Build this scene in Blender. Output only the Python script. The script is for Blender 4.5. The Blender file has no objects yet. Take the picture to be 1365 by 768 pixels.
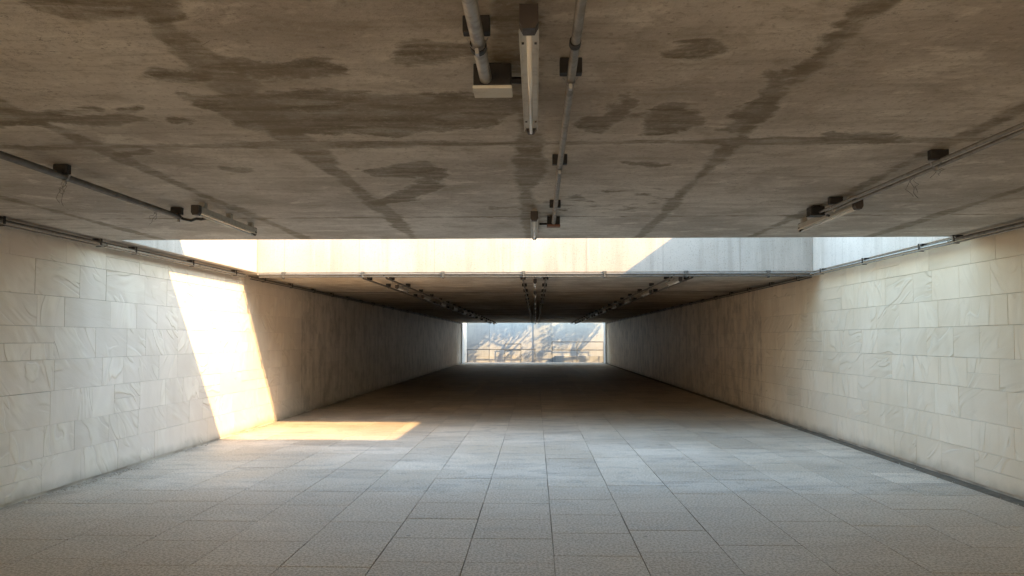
import bpy, bmesh, math, random
import numpy as np
from mathutils import Vector, Matrix

random.seed(11)
RNG = np.random.default_rng(5)
SC = bpy.context.scene
COL = SC.collection

# ------------------------------------------------------------------ dimensions (metres)
H = 2.57                 # ceiling height
XL, XR = -4.75, 4.49     # stone wall faces
UL, UR = -4.48, 4.36     # concrete walls of the light well (oversailing the stone)
YN, YF = 7.90, 11.90     # light well: near edge, far edge
YB = -4.4                # mouth of the passage behind the viewer
YE = 47.5                # far mouth
YW = 50.6                # wall of the far court
ZT = 4.72                # top of the parapets round the well
ZG = 3.30                # ground above
ZL = 3.42                # kerb height on the low sides of the well

# ------------------------------------------------------------------ materials
def mat(name):
    m = bpy.data.materials.new(name)
    m.use_nodes = True
    nt = m.node_tree
    b = nt.nodes['Principled BSDF']
    return m, nt, b

class G:
    """little node-graph helper"""
    def __init__(s, nt): s.nt = nt
    def n(s, t, **kw):
        nd = s.nt.nodes.new(t)
        for k, v in kw.items():
            if k.startswith('i_'):
                nd.inputs[k[2:]].default_value = v
            else:
                setattr(nd, k, v)
        return nd
    def l(s, a, b): s.nt.links.new(a, b)
    def val(s, nd, key, x):
        if hasattr(x, 'links'): s.l(x, nd.inputs[key])
        else: nd.inputs[key].default_value = x
    def math(s, op, a, b=0.0, c=None, clamp=False):
        nd = s.n('ShaderNodeMath', operation=op, use_clamp=clamp)
        s.val(nd, 0, a); s.val(nd, 1, b)
        if c is not None: s.val(nd, 2, c)
        return nd.outputs[0]
    def attr(s, name): return s.n('ShaderNodeAttribute', attribute_name=name).outputs['Fac']
    def pos(s): return s.n('ShaderNodeNewGeometry').outputs['Position']
    def mapv(s, v, scale=(1,1,1), rot=(0,0,0), loc=(0,0,0)):
        nd = s.n('ShaderNodeMapping'); s.l(v, nd.inputs[0])
        nd.inputs['Scale'].default_value = scale; nd.inputs['Rotation'].default_value = rot
        nd.inputs['Location'].default_value = loc
        return nd.outputs[0]
    def noise(s, v, scale, detail=4, rough=.55, dist=0.0):
        nd = s.n('ShaderNodeTexNoise'); s.l(v, nd.inputs['Vector'])
        nd.inputs['Scale'].default_value = scale; nd.inputs['Detail'].default_value = detail
        nd.inputs['Roughness'].default_value = rough; nd.inputs['Distortion'].default_value = dist
        return nd.outputs['Fac']
    def step(s, x, a, b, lo=0.0, hi=1.0):
        nd = s.n('ShaderNodeMapRange', interpolation_type='SMOOTHSTEP')
        s.val(nd, 'Value', x)
        nd.inputs['From Min'].default_value = a; nd.inputs['From Max'].default_value = b
        nd.inputs['To Min'].default_value = lo; nd.inputs['To Max'].default_value = hi
        return nd.outputs[0]
    def mix(s, f, a, b):
        nd = s.n('ShaderNodeMix', data_type='RGBA')
        s.val(nd, 0, f)
        for k, x in ((6, a), (7, b)):
            if hasattr(x, 'links'): s.l(x, nd.inputs[k])
            else: nd.inputs[k].default_value = (*x, 1)
        return nd.outputs[2]
    def mul(s, c, f):
        """colour times a scalar"""
        nd = s.n('ShaderNodeVectorMath', operation='SCALE')
        s.l(c, nd.inputs[0]); s.val(nd, 'Scale', f)
        return nd.outputs[0]
    def bump(s, h, dist, strength=1.0, prev=None):
        nd = s.n('ShaderNodeBump'); s.l(h, nd.inputs['Height'])
        nd.inputs['Distance'].default_value = dist; nd.inputs['Strength'].default_value = strength
        if prev is not None: s.l(prev, nd.inputs['Normal'])
        return nd.outputs[0]

def mat_stone(name, C1, C2):
    m, nt, b = mat(name); g = G(nt)
    P = g.pos(); tone = g.attr('tone'); seed = g.attr('seed')
    # in-plane coordinates (y along the wall, z up), shifted for every slab
    sx = g.n('ShaderNodeSeparateXYZ'); g.l(P, sx.inputs[0])
    cv = g.n('ShaderNodeCombineXYZ'); g.l(sx.outputs[1], cv.inputs[0]); g.l(sx.outputs[2], cv.inputs[1])
    off = g.n('ShaderNodeCombineXYZ')
    g.l(g.math('MULTIPLY', seed, 37.0), off.inputs[0]); g.l(g.math('MULTIPLY', seed, 91.0), off.inputs[1]); g.l(g.math('MULTIPLY', seed, 13.0), off.inputs[2])
    ad = g.n('ShaderNodeVectorMath', operation='ADD'); g.l(cv.outputs[0], ad.inputs[0]); g.l(off.outputs[0], ad.inputs[1])
    rot = g.n('ShaderNodeVectorRotate', rotation_type='Z_AXIS'); g.l(ad.outputs[0], rot.inputs['Vector'])
    g.l(g.math('MULTIPLY_ADD', tone, 2.2, 0.0), rot.inputs['Angle'])
    V = rot.outputs[0]
    # sculpted strata: each slab was sawn across wavy bedding, so contours with one soft and one sharp side
    v1 = g.noise(g.mapv(V, (1.0, 2.6, 1)), .95, 2.0, .5, 1.1)
    terr = g.math('FRACT', g.math('MULTIPLY', v1, 4.2))
    soft = g.step(terr, .0, .78)
    sharp = g.step(terr, .86, 1.0, 0, 1)
    relief = g.math('SUBTRACT', soft, sharp)
    region = g.step(g.noise(g.mapv(V, (1, 1.3, 1), loc=(3, 7, 1)), 1.35, 2), .36, .58)
    relief = g.math('MULTIPLY', relief, region)
    line = g.math('MULTIPLY', g.step(g.math('ABSOLUTE', g.math('SUBTRACT', terr, .86)), .0, .09, 1, 0), region)
    v2 = g.noise(g.mapv(V, (1.2, 7, 1), loc=(9, 2, 4)), 1.3, 4, .6, .8)
    cloud = g.noise(P, .9, 3)
    grain = g.noise(P, 120, 2, .6)
    base = g.mix(g.step(cloud, .3, .7), C1, C2)
    base = g.mix(g.math('MULTIPLY', line, .36), base, (.50, .41, .30))
    base = g.mix(g.math('MULTIPLY', relief, .38), base, (.80, .73, .61))
    base = g.mix(g.step(v2, .54, .74, 0, .28), base, (.60, .50, .37))
    k = g.math('MULTIPLY_ADD', tone, .10, .93)
    k = g.math('MULTIPLY', k, g.step(grain, .2, .8, .965, 1.03))
    col = g.mul(base, k)
    # grime at the foot of the wall and a few streaks under the pipes
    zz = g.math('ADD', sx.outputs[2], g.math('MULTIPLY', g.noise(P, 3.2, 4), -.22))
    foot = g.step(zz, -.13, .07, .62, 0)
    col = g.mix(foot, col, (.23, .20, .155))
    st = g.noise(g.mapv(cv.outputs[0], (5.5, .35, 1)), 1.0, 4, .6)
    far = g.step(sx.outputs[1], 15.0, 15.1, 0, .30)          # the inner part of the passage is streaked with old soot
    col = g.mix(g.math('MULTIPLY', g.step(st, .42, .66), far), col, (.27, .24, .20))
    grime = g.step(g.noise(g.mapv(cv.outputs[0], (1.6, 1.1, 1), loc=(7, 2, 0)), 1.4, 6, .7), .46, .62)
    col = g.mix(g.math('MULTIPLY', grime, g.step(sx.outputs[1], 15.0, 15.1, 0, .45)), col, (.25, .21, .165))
    wash = g.step(g.noise(g.mapv(cv.outputs[0], (3, .5, 1), loc=(4, 4, 0)), 1.0, 3), .5, .75, 0, .18)
    col = g.mix(wash, col, (.42, .35, .26))
    g.l(col, b.inputs['Base Color'])
    b.inputs['Roughness'].default_value = .55
    h = g.math('ADD', relief, g.math('MULTIPLY', v2, .45))
    n1 = g.bump(h, .009, .75)
    n2 = g.bump(grain, .0015, .5, n1)
    g.l(n2, b.inputs['Normal'])
    return m

def mat_paver():
    m, nt, b = mat('granite_paver'); g = G(nt)
    P = g.pos(); tone = g.attr('tone'); seed = g.attr('seed')
    big = g.noise(P, .55, 5, .6)
    streak = g.noise(g.mapv(P, (1.0, 3.2, 1)), 1.1, 5, .62, .5)
    sp = g.noise(P, 52, 2, .75); sp2 = g.noise(P, 110, 1.5, .8)
    c = g.mix(g.step(big, .38, .62), (.495, .395, .285), (.605, .505, .395))
    c = g.mix(g.step(streak, .5, .66, 0, .65), c, (.33, .28, .222))
    blot = g.noise(g.mapv(P, (1, 1.4, 1), loc=(8, 3, 0)), 3.4, 6, .7, .3)
    c = g.mix(g.step(blot, .53, .66, 0, .65), c, (.29, .245, .19))
    sc = g.noise(g.mapv(P, (1.2, 26, 1), loc=(2, 9, 0)), 1.2, 4, .65)
    c = g.mix(g.step(sc, .60, .72, 0, .45), c, (.68, .64, .58))
    c = g.mix(g.step(g.noise(g.mapv(P, (1, 2.2, 1), loc=(5, 1, 0)), 2.3, 5, .65), .58, .72, 0, .35), c, (.62, .57, .51))
    c = g.mix(g.step(sp, .53, .62, 0, .6), c, (.70, .66, .61))
    c = g.mix(g.step(sp, .47, .38, 0, .65), c, (.20, .17, .135))
    c = g.mix(g.step(sp2, .46, .36, 0, .6), c, (.16, .138, .11))
    k = g.math('MULTIPLY_ADD', tone, .22, .88)
    c = g.mul(c, k)
    sx = g.n('ShaderNodeSeparateXYZ'); g.l(P, sx.inputs[0])
    # rain never washes the paving under the deck: brown dust trodden into it, up to the joint below the drip edge
    dust = g.step(g.math('ADD', sx.outputs[1], g.math('MULTIPLY', g.noise(P, 1.3, 5, .65), .9)), 8.1, 7.7, 0, 1)
    dn = g.step(g.noise(g.mapv(P, (1, 1.5, 1), loc=(1, 12, 0)), 1.1, 6, .7), .30, .62, .35, .85)
    c = g.mix(g.math('MULTIPLY', dust, dn), c, g.mix(g.step(sp, .44, .56), (.33, .255, .185), (.56, .445, .335)))
    # dirt drifting against both walls
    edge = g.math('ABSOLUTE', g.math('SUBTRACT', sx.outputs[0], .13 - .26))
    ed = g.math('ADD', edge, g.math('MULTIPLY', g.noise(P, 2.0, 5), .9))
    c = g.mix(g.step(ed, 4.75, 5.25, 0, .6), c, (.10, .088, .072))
    # chewing-gum spots
    vo = g.n('ShaderNodeTexVoronoi', feature='F1'); g.l(P, vo.inputs['Vector']); vo.inputs['Scale'].default_value = 1.6
    c = g.mix(g.step(vo.outputs['Distance'], .035, .022, 0, .55), c, (.08, .07, .06))
    g.l(c, b.inputs['Base Color'])
    g.l(g.step(big, .3, .7, .52, .70), b.inputs['Roughness'])
    n1 = g.bump(sp, .002, .6); n2 = g.bump(streak, .004, .35, n1)
    g.l(n2, b.inputs['Normal'])
    return m

def mat_joint():
    m, nt, b = mat('dark_joint'); g = G(nt); P = g.pos()
    c = g.mix(g.step(g.noise(P, 1.7, 4), .35, .65), (.09, .078, .062), (.26, .235, .20))
    g.l(c, b.inputs['Base Color']); b.inputs['Roughness'].default_value = .95
    return m

def mat_wall_joint():
    m, nt, b = mat('wall_joint_mortar'); g = G(nt); P = g.pos()
    c = g.mix(g.step(g.noise(P, 2.2, 4), .35, .65), (.30, .265, .22), (.52, .47, .40))
    g.l(c, b.inputs['Base Color']); b.inputs['Roughness'].default_value = .95
    return m

def mat_ceiling(smear):
    m, nt, b = mat('stained_concrete_soffit' if smear else 'plain_concrete_soffit'); g = G(nt); P = g.pos()
    board = g.noise(g.mapv(P, (.55, 7, 1)), 1.0, 5, .65, .25)
    board2 = g.noise(g.mapv(P, (1.6, 30, 1)), 1.0, 4, .7, .3)
    big = g.noise(P, .8, 5, .6)
    mott = g.noise(g.mapv(P, (1, 1.5, 1), loc=(4, 8, 0)), 2.6, 7, .68, .5)
    mott2 = g.noise(g.mapv(P, (1, 1.3, 1), loc=(14, 3, 0)), 9, 5, .7, .3)
    fine = g.noise(P, 40, 4, .75)
    c = g.mix(g.step(big, .40, .60), (.43, .388, .34), (.62, .58, .525))
    c = g.mix(g.step(mott, .50, .66, 0, .5), c, (.30, .255, .19))
    c = g.mix(g.step(mott, .47, .35, 0, .7), c, (.74, .70, .63))
    c = g.mix(g.step(mott2, .52, .66, 0, .35), c, (.29, .245, .185))
    c = g.mix(g.step(mott2, .42, .30, 0, .40), c, (.66, .61, .53))
    c = g.mix(g.step(board, .48, .70, 0, .32), c, (.29, .245, .185))
    c = g.mix(g.step(board2, .52, .68, 0, .32), c, (.27, .23, .17))
    c = g.mix(g.step(fine, .54, .66, 0, .45), c, (.22, .185, .14))
    c = g.mix(g.step(fine, .42, .32, 0, .30), c, (.66, .61, .53))
    # small air holes
    vo = g.n('ShaderNodeTexVoronoi', feature='F1'); g.l(P, vo.inputs['Vector']); vo.inputs['Scale'].default_value = 9
    c = g.mix(g.step(vo.outputs['Distance'], .07, .03, 0, .6), c, (.06, .05, .04))
    # hair cracks and scratches
    cr = g.noise(g.mapv(P, (1.2, 3.0, 1), loc=(2, 5, 0)), 1.6, 6, .62, 1.6)
    crk = g.math('MULTIPLY', g.step(g.math('ABSOLUTE', g.math('SUBTRACT', cr, .5)), .0012, .005, 1, 0), g.step(g.noise(P, .9, 2), .52, .62))
    c = g.mix(g.math('MULTIPLY', crk, .65), c, (.07, .06, .045))
    if smear:
        sd = g.attr('smear'); bd = g.attr('band')
        e1 = g.noise(g.mapv(P, (1, 1.1, 1)), 5.0, 6, .62, .5)
        e2 = g.noise(g.mapv(P, (1, 1.4, 1)), 24, 4, .65)
        j = g.math('ADD', g.math('MULTIPLY', g.math('SUBTRACT', e1, .5), .30), g.math('MULTIPLY', g.math('SUBTRACT', e2, .5), .05))
        a = g.step(g.math('ADD', sd, j), -.018, .032)
        a2 = g.step(g.math('ADD', bd, g.math('MULTIPLY', j, .55)), -.012, .03)
        tex = g.step(g.noise(g.mapv(P, (1, 3.5, 1), loc=(1, 3, 0)), 2.6, 6, .7, .6), .34, .66, .42, .98)
        tex = g.math('MULTIPLY', tex, g.step(fine, .30, .5, .65, 1.0))
        # thin lime rim where a patch has dried
        rim = g.math('MULTIPLY', g.step(g.math('ADD', sd, j), -.045, -.012), g.step(g.math('ADD', sd, j), .004, -.010))
        c = g.mix(g.math('MULTIPLY', rim, .22), c, (.66, .61, .52))
        c = g.mix(g.math('MULTIPLY', a, tex), c, (.150, .118, .066))
        c = g.mix(g.math('MULTIPLY', a2, tex), c, (.185, .150, .095))
    g.l(c, b.inputs['Base Color'])
    b.inputs['Roughness'].default_value = .72
    h = g.math('ADD', g.math('MULTIPLY', mott2, .8), g.math('MULTIPLY', fine, .5))
    g.l(g.bump(h, .012, .7), b.inputs['Normal'])
    return m

def mat_concrete(name, c1, c2, stain, vert=True):
    m, nt, b = mat(name); g = G(nt); P = g.pos()
    big = g.noise(P, .9, 5, .6)
    st = g.noise(g.mapv(P, (4.5, 4.5, .35)), 1.0, 5, .65)
    st2 = g.noise(g.mapv(P, (13, 13, .8)), 1.0, 4, .65)
    fine = g.noise(P, 48, 4, .7)
    c = g.mix(g.step(big, .3, .7), c1, c2)
    c = g.mix(g.step(st, .48, .68, 0, .42), c, stain)
    c = g.mix(g.step(st2, .55, .72, 0, .25), c, tuple(min(1, x * 1.35) for x in c2))
    c = g.mix(g.step(fine, .54, .66, 0, .4), c, tuple(x * .45 for x in c1))
    sx = g.n('ShaderNodeSeparateXYZ'); g.l(P, sx.inputs[0])
    # vertical formwork marks every 1.2 m, faint
    fr = g.math('FRACT', g.math('MULTIPLY', g.math('ADD', sx.outputs[0], sx.outputs[1]), 1 / 1.21))
    c = g.mix(g.step(g.math('ABSOLUTE', g.math('SUBTRACT', fr, .5)), .004, .009, .30, 0), c, tuple(x * .6 for x in stain))
    g.l(c, b.inputs['Base Color']); b.inputs['Roughness'].default_value = .8
    g.l(g.bump(g.math('ADD', fine, g.math('MULTIPLY', st2, .6)), .005, .6), b.inputs['Normal'])
    return m

def mat_metal(name, col, rough=.45, metallic=.6, dirt=.35, dcol=(.10, .085, .065)):
    m, nt, b = mat(name); g = G(nt); P = g.pos()
    d = g.step(g.noise(P, 14, 5, .65), .45, .68, 0, dirt)
    c = g.mix(d, col, dcol)
    g.l(c, b.inputs['Base Color']); b.inputs['Metallic'].default_value = metallic
    g.l(g.step(g.noise(P, 30, 3), .3, .7, rough - .08, rough + .15), b.inputs['Roughness'])
    return m

M = {}
M['stone'] = mat_stone('limestone_cladding', (.62, .54, .455), (.70, .615, .53)); M['stone_cream_lifted'] = mat_stone('light_lifted_cream_limestone', (.70, .60, .46), (.78, .68, .545)); M['paver'] = mat_paver(); M['joint'] = mat_joint(); M['wjoint'] = mat_wall_joint()  # cream right-wall stone is also lightened, standing in for more light there
m_, nt_, b_ = mat('damp_soil'); g_ = G(nt_)
g_.l(g_.mix(g_.noise(g_.pos(), 9, 5), (.035, .028, .020), (.20, .165, .12)), b_.inputs['Base Color']); b_.inputs['Roughness'].default_value = .95
M['soil'] = m_
M['ceil'] = mat_ceiling(True); M['ceil_far'] = mat_ceiling(False)
M['conc'] = mat_concrete('cast_concrete', (.40, .355, .312), (.48, .435, .39), (.30, .262, .222))
M['conc_light_lifted'] = mat_concrete('light_lifted_concrete', (.60, .555, .52), (.69, .645, .61), (.44, .40, .36))  # well concrete lightened: brightness of the sky-lit right wall put into its colour
M['court'] = mat_concrete('court_render', (.34, .355, .37), (.41, .425, .435), (.27, .28, .285))
M['court_dark'] = mat_concrete('court_render_grey', (.29, .305, .315), (.35, .365, .375), (.23, .24, .245))
M['white'] = mat_concrete('white_render', (.74, .72, .68), (.80, .78, .75), (.62, .59, .54))
M['galv'] = mat_metal('galvanised_steel', (.40, .385, .36), .42, .55, .5)
M['pipe_dark'] = mat_metal('weathered_conduit', (.15, .14, .125), .5, .4, .5, (.06, .05, .04))
M['pipe_mid'] = mat_metal('dull_conduit', (.26, .245, .22), .48, .45, .5, (.09, .075, .055))
M['black'] = mat_metal('shade_black_metal', (.014, .012, .011), .55, .2, .3, (.05, .035, .025))  # near-black colour stands in for shade on unlit grey metal faces
M['enamel'] = mat_metal('white_enamel', (.66, .64, .58), .38, .0, .4, (.34, .30, .24))
M['housing'] = mat_metal('aged_enamel', (.40, .38, .335), .42, .1, .45, (.22, .19, .15))
M['gasket'] = mat_metal('dark_plastic', (.035, .026, .022), .5, .0, .2)
M['lid'] = mat_metal('lid_plastic', (.62, .60, .53), .5, .0, .35, (.35, .31, .25))
M['rust'] = mat_metal('rusty_clamp', (.22, .10, .06), .7, .2, .5, (.10, .05, .03))
M['wire'] = mat_metal('black_cable', (.03, .028, .026), .6, .0, .1)
M['rail'] = mat_metal('grey_handrail', (.12, .13, .135), .5, .3, .2)
m_, nt_, b_ = mat('tube_glass'); b_.inputs['Base Color'].default_value = (.86, .86, .84, 1); b_.inputs['Roughness'].default_value = .16
M['tube'] = m_
m_, nt_, b_ = mat('bark'); g_ = G(nt_)
g_.l(g_.mix(g_.noise(g_.mapv(g_.pos(), (6, 6, 1)), 3, 4), (.09, .07, .05), (.20, .16, .12)), b_.inputs['Base Color']); b_.inputs['Roughness'].default_value = .9
M['bark'] = m_
m_, nt_, b_ = mat('leaf'); g_ = G(nt_)
g_.l(g_.mix(g_.noise(g_.pos(), 2.5, 3), (.045, .075, .022), (.11, .13, .045)), b_.inputs['Base Color']); b_.inputs['Roughness'].default_value = .6
M['leaf'] = m_
m_, nt_, b_ = mat('dry_grass'); g_ = G(nt_)
g_.l(g_.mix(g_.noise(g_.pos(), 1.5, 5), (.10, .11, .05), (.22, .19, .12)), b_.inputs['Base Color']); b_.inputs['Roughness'].default_value = .95
M['grass'] = m_

# ------------------------------------------------------------------ object helpers
def obj_from(name, me, material, parent=None):
    o = bpy.data.objects.new(name, me)
    if material is not None: me.materials.append(material)
    COL.objects.link(o)
    if parent is not None: o.parent = parent
    return o

def build(name, bm, material, parent=None, smooth=False):
    bmesh.ops.recalc_face_normals(bm, faces=bm.faces[:])
    me = bpy.data.meshes.new(name); bm.to_mesh(me); bm.free()
    if smooth:
        for p in me.polygons: p.use_smooth = True
        me.set_sharp_from_angle(angle=math.radians(40))
    return obj_from(name, me, material, parent)

def tag(o, label, cat, group=None, kind=None):
    if label: o['label'] = label
    if cat: o['category'] = cat
    if group: o['group'] = group
    if kind: o['kind'] = kind
    return o

def empty(name, loc=(0, 0, 0)):
    o = bpy.data.objects.new(name, None); o.location = loc; COL.objects.link(o); return o

def box(bm, x0, x1, y0, y1, z0, z1, bev=0.0):
    r = bmesh.ops.create_cube(bm, size=1.0)
    vs = r['verts']
    for v in vs:
        v.co = Vector(((x0 + x1) / 2 + v.co.x * (x1 - x0), (y0 + y1) / 2 + v.co.y * (y1 - y0), (z0 + z1) / 2 + v.co.z * (z1 - z0)))
    if bev:
        es = list({e for v in vs for e in v.link_edges})
        bmesh.ops.bevel(bm, geom=es, offset=bev, segments=2, affect='EDGES', profile=.6)

def tube(bm, pts, r, n=12, caps=True):
    """tube along a polyline"""
    pts = [Vector(p) for p in pts]
    rings = []
    for i, p in enumerate(pts):
        d = (pts[min(i + 1, len(pts) - 1)] - pts[max(i - 1, 0)]).normalized()
        a = d.cross(Vector((0, 0, 1)))
        if a.length < 1e-3: a = d.cross(Vector((1, 0, 0)))
        a.normalize(); c = a.cross(d)
        rr = r[i] if isinstance(r, (list, tuple)) else r
        rings.append([bm.verts.new(p + rr * (math.cos(t) * a + math.sin(t) * c)) for t in (2 * math.pi * k / n for k in range(n))])
    for A, B in zip(rings, rings[1:]):
        for k in range(n):
            bm.faces.new((A[k], A[(k + 1) % n], B[(k + 1) % n], B[k]))
    if caps:
        bm.faces.new(rings[0][::-1]); bm.faces.new(rings[-1])

def prism_y(bm, prof, y0, y1):
    """extrude an (x, z) outline along y"""
    A = [bm.verts.new((x, y0, z)) for x, z in prof]; B = [bm.verts.new((x, y1, z)) for x, z in prof]
    n = len(prof)
    for k in range(n): bm.faces.new((A[k], A[(k + 1) % n], B[(k + 1) % n], B[k]))
    bm.faces.new(A[::-1]); bm.faces.new(B)

def face_attr(me, name, vals):
    a = me.attributes.new(name, 'FLOAT', 'FACE'); a.data.foreach_set('value', np.asarray(vals, np.float32))

def slabs_mesh(name, rects, to3, gap, cham, depth):
    """many separate flat slabs with chamfered arrises as ONE surface; rects (u0,u1,v0,v1); to3(u,v,d) -> point"""
    V, Fc, tone, seed = [], [], [], []
    for (u0, u1, v0, v1) in rects:
        gp = gap * random.uniform(.5, 2.0); i = len(V); t = random.random(); s = random.random(); dj = random.uniform(-.0012, .0012)
        a0, a1, b0, b1 = u0 + gp, u1 - gp * random.uniform(.6, 1.2), v0 + gp * random.uniform(.6, 1.3), v1 - gp
        c = cham
        V += [to3(a0, b0, -depth), to3(a1, b0, -depth), to3(a1, b1, -depth), to3(a0, b1, -depth),
              to3(a0, b0, -c + dj), to3(a1, b0, -c + dj), to3(a1, b1, -c + dj), to3(a0, b1, -c + dj),
              to3(a0 + c, b0 + c, dj), to3(a1 - c, b0 + c, dj), to3(a1 - c, b1 - c, dj), to3(a0 + c, b1 - c, dj)]
        fs = [(i + 8, i + 9, i + 10, i + 11)]
        for k in range(4):
            k2 = (k + 1) % 4
            fs.append((i + k, i + k2, i + 4 + k2, i + 4 + k)); fs.append((i + 4 + k, i + 4 + k2, i + 8 + k2, i + 8 + k))
        Fc += fs; tone += [t] * len(fs); seed += [s] * len(fs)
    me = bpy.data.meshes.new(name); me.from_pydata(V, [], Fc); me.update()
    face_attr(me, 'tone', tone); face_attr(me, 'seed', seed)
    bm = bmesh.new(); bm.from_mesh(me)
    bmesh.ops.recalc_face_normals(bm, faces=bm.faces[:])
    bm.to_mesh(me); bm.free()
    return me

# ------------------------------------------------------------------ floor
def make_floor():
    bm = bmesh.new()
    # bed under the pavers, one sheet reaching far past both mouths
    vs = [bm.verts.new(p) for p in ((-60, -60, -.012), (60, -60, -.012), (60, 110, -.012), (-60, 110, -.012))]
    bm.faces.new(vs)
    bed = build('ground', bm, M['joint']); bed['kind'] = 'structure'
    rects = []
    p = .606
    xs = [.124 + p * k for k in range(-9, 9)]
    xs = [x for x in xs if XL + .25 < x < XR - .25]
    edges = [XL - .05] + xs + [XR - .11]
    for i, (x0, x1) in enumerate(zip(edges, edges[1:])):
        off = random.choice([0, 0, 0, 0, .13, -.2, .305])
        q = .612
        y = 7.42 - q * 30 + off
        while y < YW - .3:
            # now and then a joint is closed up / a cut piece is laid
            ln = q
            if random.random() < .10: ln = q * 2
            if YB - 3 < y: rects.append((x0, x1, y, y + ln))
            y += ln
    me = slabs_mesh('floor', rects, lambda u, v, d: (u, v, d), .0022, .0018, .008)
    o = obj_from('floor', me, M['paver']); o['kind'] = 'structure'
    # outdoor paving behind the viewer and round the far court
    bm = bmesh.new()
    for (x0, x1, y0, y1) in ((-30, 30, -40, YB - 3.7),):
        bm.faces.new([bm.verts.new(q_) for q_ in ((x0, y0, -.004), (x1, y0, -.004), (x1, y1, -.004), (x0, y1, -.004))])
    o2 = build('pavement', bm, M['paver']); o2['kind'] = 'structure'
    # dirt-filled channel along the right-hand wall
    bm = bmesh.new(); nseg = 420
    rows = []
    for k in range(nseg + 1):
        y = YB + (YW - YB) * k / nseg
        rows.append([bm.verts.new((x, y, z)) for x, z in ((XR - .115, -.006), (XR - .085 + random.uniform(-.03, .02), .006 + random.uniform(0, .010)), (XR - .03, .010 + random.uniform(0, .008)), (XR + .02, .012))])
    for a, b in zip(rows, rows[1:]):
        for k in range(3): bm.faces.new((a[k], a[k + 1], b[k + 1], b[k]))
    o3 = build('gutter', bm, M['soil']); tag(o3, None, None, kind='structure')
make_floor()

# ------------------------------------------------------------------ stone walls
def make_stone_wall(side):
    X = XL if side < 0 else XR
    z0 = .03 if side < 0 else .04
    hs = [.335, .30, .33, .31, .325, .30, .345]
    zs = [z0]
    for h in hs: zs.append(zs[-1] + h)
    zs.append(H - .002)
    breaks = [YB, 15.05 if side < 0 else 14.9, 23, 31, 39, YE]
    rects = []
    for a, b in zip(breaks, breaks[1:]):
        for r, (v0, v1) in enumerate(zip(zs, zs[1:])):
            u = a + .004
            first = True
            while u < b - .01:
                w = random.choice([.42, .48, .55, .62, .70, .82])
                if first: w *= random.uniform(.45, 1.0); first = False
                if b - (u + w) < .25: w = b - .004 - u
                if random.random() < .16 and w > .5:      # a split course now and then
                    vm = (v0 + v1) / 2
                    rects.append((u, u + w, v0, vm)); rects.append((u, u + w, vm, v1))
                else:
                    rects.append((u, u + w, v0, v1))
                u += w
    s = -side
    me = slabs_mesh('stone_cladding', rects, lambda u, v, d: (X + s * d, u, v), .0011, .0015, .010)
    root = empty('stone_wall', (X, 0, 0))
    bm = bmesh.new()
    if side < 0: box(bm, X - .6, X - .0115, YB, YE, -.2, H - .001)
    else: box(bm, X + .0115, X + .6, YB, YE, -.2, H - .001)
    core = build('wall_core', bm, M['wjoint'], root)
    face = obj_from('stone_cladding', me, M['stone' if side < 0 else 'stone_cream_lifted'], root)
    for c in (core, face): c.location = (-X, 0, 0)
    return root
wl = make_stone_wall(-1)
tag(wl, 'pale limestone clad wall with a slanting bright patch of sunlight on it', 'wall')
wr = make_stone_wall(1)
tag(wr, 'cream limestone clad wall without any sunlit patch, dark gutter along its foot', 'wall')

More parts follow.
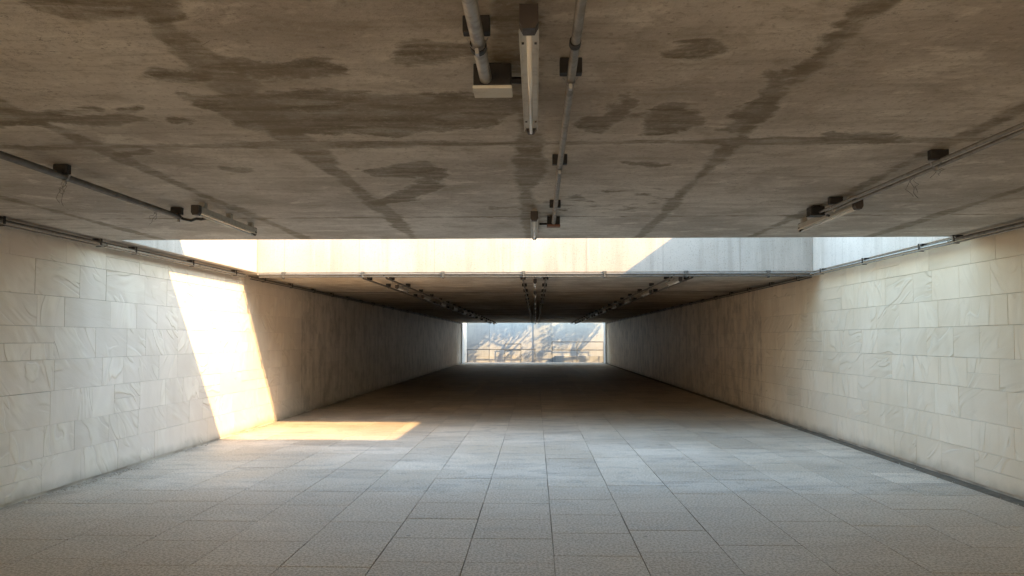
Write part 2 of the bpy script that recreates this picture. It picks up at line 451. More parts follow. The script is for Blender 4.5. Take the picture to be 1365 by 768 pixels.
# ------------------------------------------------------------------ near concrete deck with its stained soffit
SMEARS = [
  [(-1.35, 3.19), (-0.94, 3.12), (-0.79, 3.18), (-0.5, 3.19), (-0.08, 3.16), (-0.08, 3.5), (-0.2, 3.74), (-0.59, 3.8), (-0.7, 3.99), (-0.96, 3.86), (-1.31, 3.85), (-1.5, 3.73), (-1.51, 3.57), (-1.55, 3.34), (-1.55, 3.18)],
  [(-1.54, 2.13), (-1.0, 2.15), (-1.16, 2.43), (-1.26, 2.46), (-1.43, 2.45), (-1.57, 2.5), (-1.62, 2.39)],
  [(-1.51, 2.8), (-1.43, 2.79), (-1.39, 2.91), (-1.31, 2.96), (-1.38, 3.04), (-1.61, 3.0)],
  [(-1.2, 2.76), (-1.09, 2.76), (-1.01, 2.87), (-0.89, 2.77), (-0.75, 2.77), (-0.74, 2.93), (-0.93, 3.01), (-1.13, 3.05), (-1.19, 2.96)],
  [(-2.56, 3.28), (-2.32, 3.45), (-2.2, 3.49), (-1.95, 3.46), (-1.92, 3.54), (-2.08, 3.66), (-2.3, 3.65), (-2.85, 3.66)],
  [(-2.41, 3.42), (-2.11, 3.34), (-1.83, 3.37), (-1.91, 3.43), (-2.17, 3.44)],
  [(0.51, 2.79), (0.55, 2.69), (0.63, 2.67), (0.7, 2.75), (0.67, 2.84), (0.6, 2.87)],
  [(0.48, 3.52), (0.57, 3.4), (0.8, 3.47), (0.8, 3.71), (0.75, 3.91), (0.57, 3.91)],
  [(-0.6, 2.76), (-0.41, 2.64), (-0.17, 2.63), (-0.21, 2.75), (-0.33, 2.86), (-0.51, 2.88)],
  [(0.92, 2.99), (1.04, 2.95), (1.1, 3.17), (1.1, 3.72), (1.11, 3.9), (0.97, 3.92), (0.92, 3.53), (0.98, 3.31)],
  [(1.0, 2.69), (1.03, 2.48), (1.05, 2.36), (1.16, 2.31), (1.09, 2.5), (1.09, 2.76), (1.06, 2.91)],
  [(0.52, 4.5), (0.7, 4.47), (0.86, 4.61), (0.69, 4.71)],
  [(-1.25, 4.48), (-1.1, 4.63), (-0.69, 4.44), (-0.53, 4.65), (-0.65, 5.22), (-0.88, 5.64), (-1.23, 5.95), (-1.31, 5.78), (-0.86, 5.16), (-0.77, 4.92), (-1.05, 4.85)],
  [(-1.96, 4.54), (-1.82, 4.55), (-1.77, 4.71), (-1.96, 4.75)],
  [(-2.4, 4.16), (-2.16, 4.11), (-2.23, 4.25), (-2.43, 4.28)],
  [(0.17, 3.69), (0.3, 3.51), (0.38, 3.21), (0.46, 3.35), (0.42, 3.63), (0.34, 3.87)],
  [(-1.77, 3.5), (-1.68, 3.53), (-1.6, 3.57), (-1.73, 3.64), (-1.81, 3.61)],
  [(-0.5, 5.56), (0.24, 5.25), (0.96, 5.15), (1.21, 5.61), (0.93, 6.37), (-0.09, 6.54), (-0.47, 6.33)],
  [(1.45, 3.86), (1.89, 3.92), (1.9, 4.1), (1.58, 4.12)],
  [(-2.9, 1.0), (-2.0, 1.2), (-2.2, 1.7), (-2.8, 1.5)], [(.4, .6), (1.5, .9), (1.2, 1.5), (.6, 1.3)],
]
def poly_sd(px, py, poly):
    """positive inside, negative outside, in metres"""
    d = np.full(px.shape, 1e9); inside = np.zeros(px.shape, bool)
    n = len(poly)
    for i in range(n):
        ax, ay = poly[i]; bx_, by_ = poly[(i + 1) % n]
        ex, ey = bx_ - ax, by_ - ay
        t = np.clip(((px - ax) * ex + (py - ay) * ey) / (ex * ex + ey * ey + 1e-9), 0, 1)
        d = np.minimum(d, np.hypot(px - ax - t * ex, py - ay - t * ey))
        c = ((ay > py) != (by_ > py)) & (px < (bx_ - ax) * (py - ay) / (by_ - ay + 1e-12) + ax)
        inside ^= c
    return np.where(inside, d, -d)

def vnoise(t, seed):
    r = np.random.default_rng(seed).random(400); i = np.floor(t).astype(int) % 399; f = t - np.floor(t); f = f * f * (3 - 2 * f)
    return r[i] * (1 - f) + r[i + 1] * f

def make_near_deck():
    root = empty('concrete_deck', (0, YN, H))
    x0, x1, y0, y1 = XL - .3, XR + .3, YB, YN
    xs = np.arange(x0, x1 + .001, .035); xs[-1] = x1
    ys = np.concatenate([np.arange(y0, 1.0, .09), np.arange(1.0, y1 - .01, .03), [y1]])
    gx, gy = np.meshgrid(xs, ys)
    px, py = gx.ravel(), gy.ravel()
    sd = np.full(px.shape, -1.0)
    for k, P in enumerate(SMEARS): sd = np.maximum(sd, np.minimum(poly_sd(px, py, P), .12) - (.14 if k == 17 else 0))
    # mortar-filled formwork joints
    bd = np.full(px.shape, -1.0)
    for k, xc in enumerate((-4.0, -2.45, -1.27, -.05, 1.08, 2.26, 3.45)):
        w = .040 + .09 * vnoise(py * 1.7 + 20, 10 + k) * vnoise(py * .6 + 20, 40 + k)
        if k == 3: w = w * .8 + .02
        wob = .05 * (vnoise(py * 1.1 + 20, 70 + k) - .5)
        bd = np.maximum(bd, w - np.abs(px - xc - wob))
    for k, yc in enumerate((-3.3, -.85, 1.6, 4.05, 6.5)):
        w = .035 + .065 * vnoise(px * 1.5 + 20, 100 + k)
        if k == 4: w *= .5
        bd = np.maximum(bd, w - np.abs(py - yc))
    nx, ny = len(xs), len(ys)
    V = np.stack([px, py - YN, np.zeros_like(px)], 1)
    idx = np.arange(nx * ny).reshape(ny, nx)
    Fq = np.stack([idx[:-1, :-1], idx[1:, :-1], idx[1:, 1:], idx[:-1, 1:]], -1).reshape(-1, 4)
    me = bpy.data.meshes.new('soffit'); me.from_pydata(V.tolist(), [], Fq.tolist()); me.update()
    for nm, v in (('smear', sd), ('band', bd)):
        a = me.attributes.new(nm, 'FLOAT', 'POINT'); a.data.foreach_set('value', v.astype(np.float32))
    obj_from('soffit', me, M['ceil'], root)
    bm = bmesh.new()
    box(bm, x0 - 1.5, x1 + 1.5, y0 - YN, -.001, .004, ZG - H - .01)
    build('deck_slab', bm, M['conc'], root)
    bm = bmesh.new()
    box(bm, UL, UR, -.32, 0, ZG - H - .008, ZT - H, .01)
    build('parapet', bm, M['conc'], root)
    return root
nd = make_near_deck()
tag(nd, 'grey brown concrete ceiling deck overhead, board marked and smeared with dark patches', 'ceiling deck')

def make_far_deck():
    root = empty('concrete_deck', (0, YF, H))
    bm = bmesh.new()
    x0, x1 = XL - .3, XR + .3
    n = 60
    A = []
    for k in range(n + 1):
        y = (YE - YF) * k / n
        A.append([bm.verts.new((x, y, 0)) for x in (x0, x1)])
    for a, b in zip(A, A[1:]): bm.faces.new((a[0], b[0], b[1], a[1]))
    build('soffit', bm, M['ceil_far'], root)
    bm = bmesh.new()
    box(bm, x0 - 1.5, x1 + 1.5, .302, YE - YF, .004, ZG - H - .01)
    build('deck_slab', bm, M['conc'], root)
    bm = bmesh.new()
    box(bm, UL + .002, UR - .002, 0, .30, .004, ZL - H, .006)
    build('fascia', bm, M['conc'], root)
    # downstand lip under the fascia
    bm = bmesh.new()
    box(bm, UL + .004, UR - .004, .003, .16, -.028, .0)
    build('drip_edge', bm, M['conc'], root)
    # joint marks across the soffit
    for k in range(1, 7):
        bm = bmesh.new(); y = 2.45 * 2.0 * k
        box(bm, x0 + .3, x1 - .3, y, y + .07, -.004, .001)
        build('joint_strip', bm, M['joint'], root)
    return root
fd = make_far_deck()
tag(fd, 'far concrete ceiling deck beyond the sky opening, its fascia lit by sun', 'ceiling deck')

# ------------------------------------------------------------------ side walls of the light well
def well_wall(x0, x1, zt, label):
    bm = bmesh.new()
    box(bm, x0, x1, YN - .3, YF + .299, H + .006, zt, .008)
    o = build('well_wall', bm, M['conc_light_lifted' if x0 > 0 else 'conc']); tag(o, label, 'retaining wall'); return o
well_wall(UL - .7, UL, ZL, 'concrete side wall of the sky opening, sunlit with a blue shaded corner')
well_wall(UR, UR + .7, ZT, 'concrete side wall of the sky opening, wholly in shade and bluish white')

# ------------------------------------------------------------------ unseen walls added behind the viewer to bounce warm sunlight in
def added_bounce_wall(x0, x1, zt, label):
    bm = bmesh.new(); box(bm, x0, x1, YB - 22, YB - .002, -.2, zt, .01)
    tag(build('added_bounce_wall', bm, M['stone']), label, 'retaining wall')
added_bounce_wall(XL - .6, XL, 3.25, 'long unseen limestone wall added behind the viewer to bounce warm sunlight inward')
added_bounce_wall(XR, XR + .6, 1.1, 'low unseen limestone wall added behind the viewer, opposite the long bounce wall')

# ------------------------------------------------------------------ ground above
bm = bmesh.new()
def quad(x0, x1, y0, y1, z):
    bm.faces.new([bm.verts.new(p) for p in ((x0, y0, z), (x1, y0, z), (x1, y1, z), (x0, y1, z))])
quad(-400, UL - .69, YN, YF, ZG); quad(UR + .69, 400, YN, YF, ZG)
quad(-400, 400, YB, YN, ZG); quad(-400, 400, YF, YE, ZG)
quad(-400, 400, YW + .5, 500, ZG + .0)
quad(-400, -4.9, YE, YW + .5, ZG); quad(19.0, 400, YE, YW + .5, ZG)
o = build('terrain', bm, M['grass']); o['kind'] = 'structure'

# ------------------------------------------------------------------ far court
def make_court_wall():
    root = empty('court_wall', (0, YW, 0))
    spec = [(-4.9, -3.12, 'court_dark', 0.0), (-3.12, -.15, 'court', .0), (-.15, 1.05, 'court_dark', -.05), (1.05, 4.9, 'court', .0), (4.9, 12, 'court', .0), (12, 19, 'court', 0)]
    for a, b, mk, dy in spec:
        bm = bmesh.new(); box(bm, a + .005, b - .005, dy, .45, -.1, 5.0, .006)
        build('wall_panel', bm, M[mk], root)
    bm = bmesh.new(); box(bm, -4.9, 19, .06, .44, -.1, 4.95); build('wall_core', bm, M['court_dark'], root)
    bm = bmesh.new(); box(bm, 1.3, 4.6, -.35, -.001, -.1, .42, .01); build('plinth', bm, M['court_dark'], root)
    return root
tag(make_court_wall(), 'sunlit wall closing the far end, dappled with branch shadows, in pale and grey panels', 'wall')
bm = bmesh.new(); box(bm, XL - .4, XL + .1, YE + .002, YW - .002, -.1, 3.3, .01)
tag(build('side_wall', bm, M['white']), 'narrow strip of white wall at the far mouth, beyond the streaked limestone on the sunlit side', 'wall')
bm = bmesh.new(); box(bm, XR - .1, XR + .4, YE + .002, YE + 1.2, -.1, 2.75, .01)
tag(build('side_wall', bm, M['white']), 'short white wing wall at the far mouth, beside the plinth and railing', 'wall')

def make_railing(x0, x1, zs, posts, label):
    root = empty('railing', (x0, YW - .5, 0)); y = 0
    for z in zs:
        bm = bmesh.new(); tube(bm, [(0, y, z), (x1 - x0, y, z)], .03, 10); build('rail', M and bm, M['rail'], root, True)
    for p in posts:
        bm = bmesh.new(); tube(bm, [(p - x0, y, 0), (p - x0, y, max(zs) + .02)], .022, 10); build('post', bm, M['rail'], root, True)
    return tag(root, label, 'railing')
make_railing(-4.6, .0, (.86,), (-4.55, -3.1, -2.05, -.05), 'low single rail handrail before the dappled far wall')
make_railing(-2.05, -.98, (1.22, .80), (-2.05, -.98), 'short taller railing with two rails in the middle of the far wall').location.y = YW - .35
make_railing(1.1, 4.55, (1.36, .82), (1.1, 2.75, 4.5), 'long two rail railing above the grey plinth at the far wall')

# ------------------------------------------------------------------ trees that stand on the ground above the court
def make_tree(name, base, h, seed, label, leaves, lean=(0, 0)):
    rnd = random.Random(seed)
    root = empty(name, base)
    bmt, bml = bmesh.new(), bmesh.new()
    tips = []
    def branch(p, d, ln, r, depth):
        pts, rs = [p], [r]
        q, dd = p.copy(), d.copy(); n = 5
        for i in range(n):
            dd = (dd + Vector((rnd.uniform(-.22, .22), rnd.uniform(-.22, .22), rnd.uniform(-.10, .18)))).normalized()
            q = q + dd * ln / n; pts.append(q.copy()); rs.append(r * (1 - .55 * (i + 1) / n))
        tube(bmt, pts, rs, 7 if depth < 2 else 5)
        if depth < 4:
            for k in range(3 if depth else 5):
                t = rnd.uniform(.35, 1.0) if depth else rnd.uniform(.5, 1)
                i = min(n, max(1, int(t * n + .5)))
                ax = Vector((rnd.uniform(-1, 1), rnd.uniform(-1, 1), rnd.uniform(-.2, .7))).normalized()
                nd_ = (dd * .55 + ax * .85).normalized()
                branch(pts[i].copy(), nd_, ln * rnd.uniform(.55, .78), rs[i] * .7, depth + 1)
        if depth >= 2: tips.extend(pts[2:])
    branch(Vector((0, 0, 0)), Vector((lean[0], lean[1], 1)).normalized(), h * .42, h * .024, 0)
    for p in tips:
        for _ in range(leaves):
            c = p + Vector((rnd.gauss(0, .22), rnd.gauss(0, .22), rnd.gauss(0, .18)))
            a = Vector((rnd.uniform(-1, 1), rnd.uniform(-1, 1), rnd.uniform(-1, 1))).normalized()
            b = a.cross(Vector((rnd.uniform(-1, 1), rnd.uniform(-1, 1), rnd.uniform(-1, 1)))).normalized()
            s = rnd.uniform(.07, .13)
            bml.faces.new([bml.verts.new(c + s * v) for v in (-a, -.35 * a + .5 * b, a, -.2 * a - .5 * b)])
    build('trunk', bmt, M['bark'], root, True)
    if leaves: build('crown', bml, M['leaf'], root)
    return tag(root, label, 'tree', 'trees on the ground above the far court')
make_tree('broadleaf_tree', (5.0, 46.6, ZG), 6.6, 3, 'branching tree on the ground above, its shadow thrown across the far wall', 4)
make_tree('broadleaf_tree', (9.6, 46.8, ZG), 7.0, 8, 'second branching tree above, shading the far wall beside the plinth', 3)
make_tree('broadleaf_tree', (1.9, 47.0, ZG), 4.8, 21, 'smaller leafy tree above, shading the grey panel of the far wall', 6)

# ------------------------------------------------------------------ light fittings
def fitting_parts():
    """meshes of one tube-light batten, 1.22 m long along +y, ceiling at z = 0"""
    L = 1.22
    out = {}
    bm = bmesh.new()
    prism_y(bm, [(-.026, -.045), (.026, -.045), (.026, -.052), (.022, -.088), (-.022, -.088), (-.026, -.052)], .03, L - .012)
    for yy in (.12, .62, L - .12):      # mounting feet up to the ceiling
        box(bm, -.02, .02, yy, yy + .05, -.046, 0)
    out['housing'] = bm
    bm = bmesh.new()
    prism_y(bm, [(-.030, -.0885), (.030, -.0885), (.030, -.092), (-.030, -.092)], .05, L - .03)
    prism_y(bm, [(-.030, -.092), (-.028, -.092), (-.030, -.101), (-.032, -.101)], .05, L - .03)
    prism_y(bm, [(.030, -.092), (.032, -.101), (.030, -.101), (.028, -.092)], .05, L - .03)
    out['reflector'] = bm
    bm = bmesh.new(); tube(bm, [(0, .055, -.108), (0, L - .035, -.108)], .0085, 12); out['tube'] = bm
    return L, out
FL, FP = fitting_parts()
FMESH = {}
for k, bm in FP.items():
    bmesh.ops.recalc_face_normals(bm, faces=bm.faces[:])
    me = bpy.data.meshes.new(k); bm.to_mesh(me); bm.free()
    if k == 'tube':
        for p in me.polygons: p.use_smooth = True
    me.materials.append(M['tube'] if k == 'tube' else M['enamel'] if k == 'reflector' else M['housing']); FMESH[k] = me
bm = bmesh.new()
prism_y(bm, [(-.029, -.040), (.029, -.040), (.030, -.095), (.018, -.117), (-.018, -.117), (-.030, -.095)], -.005, .05)
bmesh.ops.recalc_face_normals(bm, faces=bm.faces[:])
me = bpy.data.meshes.new('end_cap'); bm.to_mesh(me); bm.free(); me.materials.append(M['gasket']); FMESH['end_cap'] = me
bm = bmesh.new()
box(bm, -.004, .004, -.005, .005, -.096, -.0922)
bmesh.ops.recalc_face_normals(bm, faces=bm.faces[:])
me = bpy.data.meshes.new('screw'); bm.to_mesh(me); bm.free(); me.materials.append(M['gasket']); FMESH['screw'] = me

def fitting(x, y, label, group, near=False, tilt=0.0):
    root = empty('light_fitting', (x, y, H)); root.rotation_euler = (0, 0, tilt)
    for k in ('housing', 'tube'):
        obj = bpy.data.objects.new(k, FMESH[k]); COL.objects.link(obj); obj.parent = root
    rf = bpy.data.objects.new('reflector', FMESH['reflector']); COL.objects.link(rf); rf.parent = root
    for yy in (0, FL - .045):
        c = bpy.data.objects.new('end_cap', FMESH['end_cap']); COL.objects.link(c); c.parent = root; c.location.y = yy
        if yy: c.scale = (.8, .7, .95)
    if near:
        for yy in (.17, 1.06):
            for xx in (-.021, .021):
                s = bpy.data.objects.new('screw', FMESH['screw']); COL.objects.link(s); s.parent = rf; s.location = (xx, yy, 0)
    return tag(root, label, 'light fitting', group)

GN = 'tube light fittings under the near ceiling'
fitting(-.02, 2.27, 'silvery tube light batten with dark end cap, overhead in the middle, largest of all', GN, True)
fitting(-.01, 5.98, 'small tube light batten in the middle, touching the edge of the near ceiling', GN, True)
fitting(-2.60, 5.62, 'slanting dark sided tube light above the sunlit side, at the end of a black conduit', GN, True)
fitting(2.36, 5.52, 'pale tube light batten beside twin conduits, above the wall with no sun patch', GN, True)

ORD = ['first', 'second', 'third', 'fourth', 'fifth', 'sixth', 'seventh', 'eighth', 'ninth', 'tenth', 'last']
for xr, where, grp in ((-2.60, 'in the ceiling row near the sunlit wall', 'tube lights of the far row near the sunlit wall'),
                       (-.01, 'in the middle ceiling row', 'tube lights of the middle far row'),
                       (2.38, 'in the ceiling row near the wall without sun', 'tube lights of the far row near the shaded wall')):
    for k in range(11):
        y = 12.35 + 3.22 * k + (1.6 if xr < -1 else (.35 if abs(xr) < 1 else 0))
        if y + FL > YE: break
        fitting(xr, y, f'{ORD[k]} tube light beyond the fascia {where}', grp)

# ------------------------------------------------------------------ conduits with brackets
def bracket_mesh(parent, x, y, pz, r, mt='black', w=.09, d=.042):
    """block between ceiling and pipe, with the clamp strap as its sub-part"""
    bm = bmesh.new(); box(bm, x - w / 2, x + w / 2, y - d / 2, y + d / 2, pz + r * .55, -.001, .004)
    b = build('bracket', bm, M[mt], parent)
    bm = bmesh.new()
    pts = [(x - r - .014, y, pz + r * .6), (x - r - .005, y, pz)] + [(x + (r + .004) * math.cos(t), y, pz + (r + .004) * math.sin(t)) for t in [math.pi + math.pi * i / 8 for i in range(1, 8)]] + [(x + r + .005, y, pz), (x + r + .014, y, pz + r * .6)]
    yy = .009
    for (ax, _, az), (bx_, _, bz) in zip(pts, pts[1:]):
        q = [bm.verts.new(v) for v in ((ax, y - yy + .03, az), (bx_, y - yy + .03, bz), (bx_, y + yy + .03, bz), (ax, y + yy + .03, az))]
        bm.faces.new(q)
    r_ = bmesh.ops.solidify(bm, geom=bm.faces[:], thickness=.003)
    box(bm, x - .006, x + .006, y + .018, y + .042, pz - r - .022, pz - r - .002)
    build('clamp', bm, M['galv'] if mt == 'black' else M[mt], b)
    return b

def collar(parent, x, y, pz, r, mt='black'):
    bm = bmesh.new(); tube(bm, [(x, y - .018, pz), (x, y + .018, pz)], r * 1.22, 14); return build('coupling', bm, M[mt], parent, True)

def conduit(label, runs, mat_, brs, cat='conduit', group=None, cols=(), bm_mat='black', w=.09):
    """runs: list of (points, radius), z relative to the ceiling"""
    root = empty('conduit', (0, 0, H))
    for pts, r in runs:
        bm = bmesh.new(); tube(bm, pts, r, 14); build('pipe', bm, M[mat_], root, True)
    for x, y, pz, r in brs: bracket_mesh(root, x, y, pz, r, bm_mat, w)
    for x, y, pz, r in cols: collar(root, x, y, pz, r)
    return tag(root, label, cat, group)

def junction(parent, x, y, w=.13, d=.12, h=.075, arm=None, lidmat='lid'):
    bm = bmesh.new(); box(bm, x - w / 2, x + w / 2, y, y + d, -h - .012, -.012, .005)
    if True: box(bm, x - w / 4, x + w / 4, y + d * .25, y + d * .75, -.013, -.0005)
    jb = build('junction_box', bm, M['black'], parent)
    bm = bmesh.new(); box(bm, x - w / 2 - .003, x + w / 2 + .003, y - .003, y + d + .003, -h - .026, -h - .0125, .004)
    lid = build('lid', bm, M[lidmat], jb)
    bm = bmesh.new()
    for a, b in ((-.38, .3), (.38, .3), (-.02, .3), (-.02, .7)):
        bmesh.ops.create_uvsphere(bm, u_segments=8, v_segments=5, radius=.006, matrix=Matrix.Translation((x + a * w, y + b * d, -h - .026)))
    return jb

def wiggle(p, n, step, rnd, spread=.02):
    pts = [Vector(p)]
    for i in range(n):
        pts.append(pts[-1] + Vector((rnd.uniform(-spread, spread), rnd.uniform(-spread, spread), -step * rnd.uniform(.4, 1.3))))
    return pts
def dangling(parent, x, y, pz, seed, n=3, ln=.10):
    rnd = random.Random(seed)
    for i in range(n):
        bm = bmesh.new(); tube(bm, wiggle((x + rnd.uniform(-.02, .02), y, pz), 6, ln / 6 * rnd.uniform(.7, 1.2), rnd), .0011, 5)
        build('loose_wire', bm, M['wire'], parent)

# middle: thick grey pipe ending in a box with a white lid, cable arm to the batten
c = conduit('thick grey conduit ending in a shade-darkened box with white lid beside the largest light', [([(-.205, -.5, -.07), (-.20, 1.2, -.07), (-.19, 2.86, -.07)], .0235)], 'galv',
            [(-.195, 2.45, -.07, .0235), (-.20, .9, -.07, .0235)], cols=[(-.194, 2.52, -.07, .0235)])
junction(c, -.165, 2.83, .145, .11, .085)
bm = bmesh.new(); tube(bm, [(-.10, 2.88, -.062), (-.05, 2.885, -.062)], .013, 10); build('cable_arm', bm, M['black'], c, True)
# middle: thinner pipe running to the ceiling edge
c = conduit('long thin brown conduit on four shade-darkened brackets running down the middle ceiling', [([(.125, -.5, -.07), (.135, 2.0, -.07), (.14, 4.3, -.068), (.155, 6.45, -.068)], .0165)], 'pipe_mid',
            [(.135, 2.83, -.07, .0165), (.14, 4.31, -.068, .0165), (.15, 5.72, -.068, .0165), (.13, .9, -.07, .0165)], cols=[(.134, 2.5, -.07, .0165)], w=.085)
junction(c, .155, 6.4, .11, .10, .07, lidmat='rust')
bm = bmesh.new(); tube(bm, [(.10, 6.45, -.07), (.035, 6.46, -.07)], .009, 8); build('cable_arm', bm, M['black'], c, True)
# sunlit side
c = conduit('dark conduit sloping across the ceiling toward the tube light on the sunlit side', [([(-2.88, -.5, -.072), (-2.885, 3.0, -.07), (-2.90, 5.98, -.07)], .021)], 'pipe_dark',
            [(-2.89, 4.46, -.07, .021), (-2.90, 5.95, -.07, .021), (-2.885, 2.7, -.07, .021)])
bm = bmesh.new()
tube(bm, [(-2.90, 5.97, -.07), (-2.87, 6.0, -.085), (-2.80, 5.99, -.10), (-2.74, 5.95, -.092), (-2.69, 5.93, -.10), (-2.64, 5.92, -.09)], .011, 8)
build('flexible_cable', bm, M['wire'], c, True)
dangling(c, -2.89, 4.49, -.10, 4, 4, .13); dangling(c, -2.90, 5.62, -.09, 9, 3, .10)
# shaded side: twin conduits
c = conduit('twin thin conduits on shade-darkened brackets leading to the pale batten on the shaded side', [([(2.30, -.5, -.06), (2.29, 3.5, -.06), (2.25, 6.0, -.06)], .0105), ([(2.335, -.5, -.075), (2.325, 3.5, -.075), (2.285, 5.95, -.075)], .0105)], 'pipe_mid',
            [(2.27, 4.27, -.068, .022), (2.245, 5.66, -.068, .022), (2.29, 2.6, -.068, .022)], w=.10)
junction(c, 2.235, 5.98, .11, .10, .06, lidmat='black')
bm = bmesh.new(); tube(bm, [(2.285, 5.93, -.075), (2.31, 5.99, -.085), (2.34, 6.0, -.09)], .009, 8); build('flexible_cable', bm, M['black'], c, True)
dangling(c, 2.30, 4.62, -.085, 14, 3, .15); dangling(c, 2.285, 4.30, -.10, 15, 2, .05)

# ------------------------------------------------------------------ pipes along the wall tops and the fascia
def wall_pipes(xw, y0, y1, s, label, mat_='pipe_mid'):
    """two pipes and a flat tray hung at the top of a wall; s = +1 when the room is on the +x side"""
    root = empty('wall_conduit', (xw, y0, H))
    L = y1 - y0
    bm = bmesh.new(); box(bm, -.020, .022, 0, L, -.036, -.022, .002); build('cable_tray', bm, M['pipe_dark'], root)
    for k, (dx, dz, r) in enumerate(((s * .040, -.050, .0105), (s * .016, -.072, .0085))):
        bm = bmesh.new(); n = max(2, int(L / 2.5))
        tube(bm, [(dx + random.uniform(-.003, .003), L * i / n, dz + random.uniform(-.004, .004)) for i in range(n + 1)], r, 10)
        build('pipe', bm, M[mat_], root, True)
    y = .55
    while y < L - .1:
        bm = bmesh.new(); box(bm, -.032, .032, y, y + .04, -.022, -.001, .003)
        box(bm, s * .056 - .005, s * .056 + .005, y + .01, y + .03, -.068, -.0005)
        b = build('bracket', bm, M['black'], root)
        bm = bmesh.new(); box(bm, s * .028 - .028, s * .028 + .028, y + .012, y + .028, -.088, -.081)
        build('clamp', bm, M['black'], b)
        y += 1.45
    return tag(root, label, 'conduit', 'conduits along wall tops and fascia')
wall_pipes(XL + .10, YB, YN - .02, 1, 'pair of pipes atop the stone wall on the sunlit side, under the near ceiling')
wall_pipes(XL + .10, YN, YF - .09, 1, 'pair of pipes below the concrete wall of the sky opening, over the sunlit patch', 'galv')
wall_pipes(UR - .035, YB, YN - .02, -1, 'pair of pipes along the top of the shaded stone wall under the near ceiling')
wall_pipes(UR - .035, YN, YF - .09, -1, 'pair of pipes below the bluish white wall of the sky opening', 'galv')
wall_pipes(XL + .07, YF + .2, YE - .3, 1, 'dark pipes at the top of the far streaked wall on the sunlit side', 'pipe_dark')
wall_pipes(XR - .07, YF + .2, YE - .3, -1, 'dark pipes at the top of the far streaked wall on the shaded side', 'pipe_dark')

def fascia_pipe():
    root = empty('fascia_conduit', (0, YF - .045, H))
    for dz, dy, r in ((-.030, 0, .016), (-.066, .012, .0125)):
        bm = bmesh.new(); n = 8
        tube(bm, [(UL + .05 + (UR - UL - .1) * i / n, dy, dz + random.uniform(-.003, .003)) for i in range(n + 1)], r, 12)
        build('pipe', bm, M['pipe_dark'], root, True)
    x = UL + .45
    while x < UR - .1:
        bm = bmesh.new(); box(bm, x - .03, x + .03, -.022, .047, -.018, .016, .003); box(bm, x - .008, x + .008, -.024, -.012, -.09, -.017)
        b = build('bracket', bm, M['pipe_dark'], root)
        bm = bmesh.new(); box(bm, x - .012, x + .012, -.03, .03, -.094, -.0805); build('clamp', bm, M['black'], b)
        x += 1.28
    return tag(root, 'grey twin pipes with dark clamps running across the foot of the sunlit fascia', 'conduit')
fascia_pipe()

# conduits of the far ceiling, two to each row of lights
for xr, off, lab in ((-2.60, (-.21, .17), 'sunlit'), (-.01, (-.2, .18), 'middle'), (2.38, (-.19, .14), 'shaded')):
    for k, dx in enumerate(off):
        side = 'outer' if k == (0 if xr < 0 else 1) else 'inner'
        if lab == 'middle': lb = f'dark conduit in the far tunnel ceiling by the middle lights, toward the {"sunlit" if k == 0 else "shaded"} wall'
        else: lb = f'{side} dark conduit of the far tunnel ceiling along the light row on the {lab} side'
        x = xr + dx
        brs = [(x, YF + .7 + 1.62 * i, -.068, .016) for i in range(21)]
        c = conduit(lb, [([(x, YF + .25, -.068), (x, 25, -.068), (x, YE - .4, -.068)], .0155)], 'pipe_dark', brs, group='conduits of the far ceiling', w=.09)
        bm = bmesh.new(); tube(bm, [(x, YF + .26, -.066), (x, YF + .05, -.05), (x, YF - .03, -.032)], .011, 8); build('cable_arm', bm, M['black'], c, True)

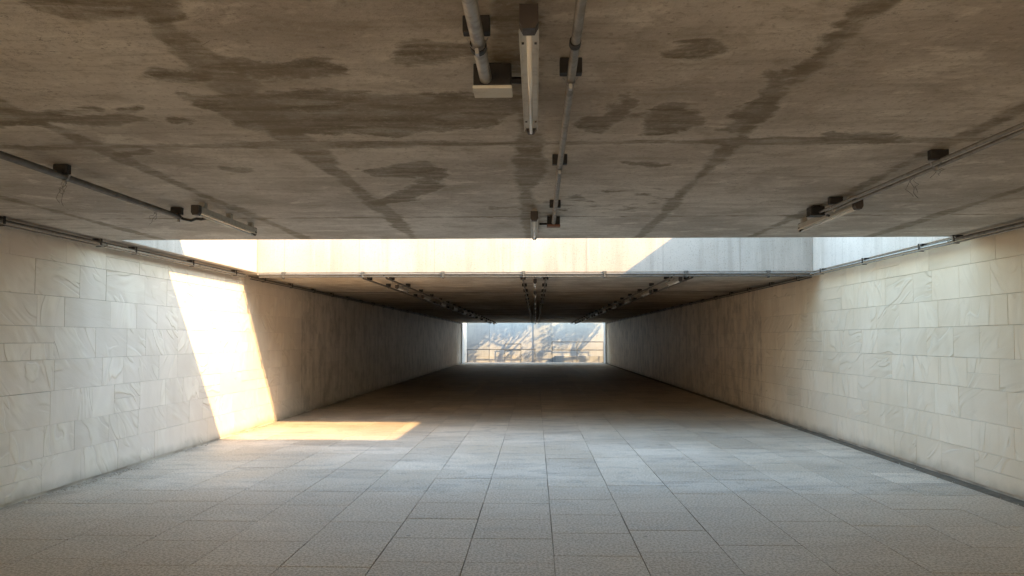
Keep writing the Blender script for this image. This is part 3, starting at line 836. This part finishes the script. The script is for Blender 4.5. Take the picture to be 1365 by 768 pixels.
# ------------------------------------------------------------------ small debris along the foot of the wall
bm = bmesh.new(); rnd = random.Random(77)
for i in range(420):
    if rnd.random() < .72: x = XL + abs(rnd.gauss(0, .05)) + .01; y = rnd.uniform(5.5, 14) if rnd.random() < .6 else rnd.gauss(8.3, .5)
    else: x = XR - .03 - abs(rnd.gauss(0, .05)); y = rnd.uniform(6.5, 14)
    s = rnd.uniform(.003, .011)
    bmesh.ops.create_icosphere(bm, subdivisions=1, radius=s, matrix=Matrix.Translation((x, y, s * .4)) @ Matrix.Diagonal((1, rnd.uniform(.6, 1.6), rnd.uniform(.4, .8), 1)))
tag(build('debris', bm, M['wjoint']), None, None, kind='stuff')

# ------------------------------------------------------------------ camera
cam = bpy.data.cameras.new('camera'); co = bpy.data.objects.new('camera', cam); COL.objects.link(co)
co.location = (0, 0, 1.5)
co.rotation_euler = (math.radians(92), 0, math.radians(1.804))
cam.sensor_width = 36; cam.lens = 36 * 1000 / 1365; cam.shift_y = .02497
cam.clip_start = .05; cam.clip_end = 2000
SC.camera = co

# ------------------------------------------------------------------ light
d = Vector((-1.37, .71, -1)).normalized()
el = math.asin(-d.z)
sun = bpy.data.lights.new('sun', 'SUN'); so = bpy.data.objects.new('sun', sun); COL.objects.link(so)
so.rotation_euler = d.to_track_quat('-Z', 'Y').to_euler(); so.location = (30, -15, 25)
sun.energy = 2.0; sun.angle = math.radians(.45); sun.color = (1.0, .65, .29)
w = bpy.data.worlds.new('World'); SC.world = w; w.use_nodes = True
nt = w.node_tree; bg = nt.nodes['Background']
sky = nt.nodes.new('ShaderNodeTexSky'); sky.sky_type = 'NISHITA'; sky.sun_disc = False
sky.sun_elevation = el
sky.sun_rotation = math.atan2(-d.x, -d.y)     # azimuth clockwise from +y
sky.air_density = 2.3; sky.dust_density = 1.0; sky.ozone_density = 3.6
nt.links.new(sky.outputs[0], bg.inputs[0]); bg.inputs[1].default_value = .15

vs = SC.view_settings
SC.display_settings.display_device = 'sRGB'
vs.view_transform = 'Standard'; vs.look = 'None'; vs.gamma = 1.0; vs.use_curve_mapping = False
vs.exposure = 2.82
SC.render.engine = 'CYCLES'
cy = SC.cycles
cy.use_denoising = True; cy.denoiser = 'OPENIMAGEDENOISE'
cy.max_bounces = 10; cy.diffuse_bounces = 8; cy.glossy_bounces = 4
cy.sample_clamp_indirect = 8.0; cy.caustics_reflective = False; cy.caustics_refractive = False
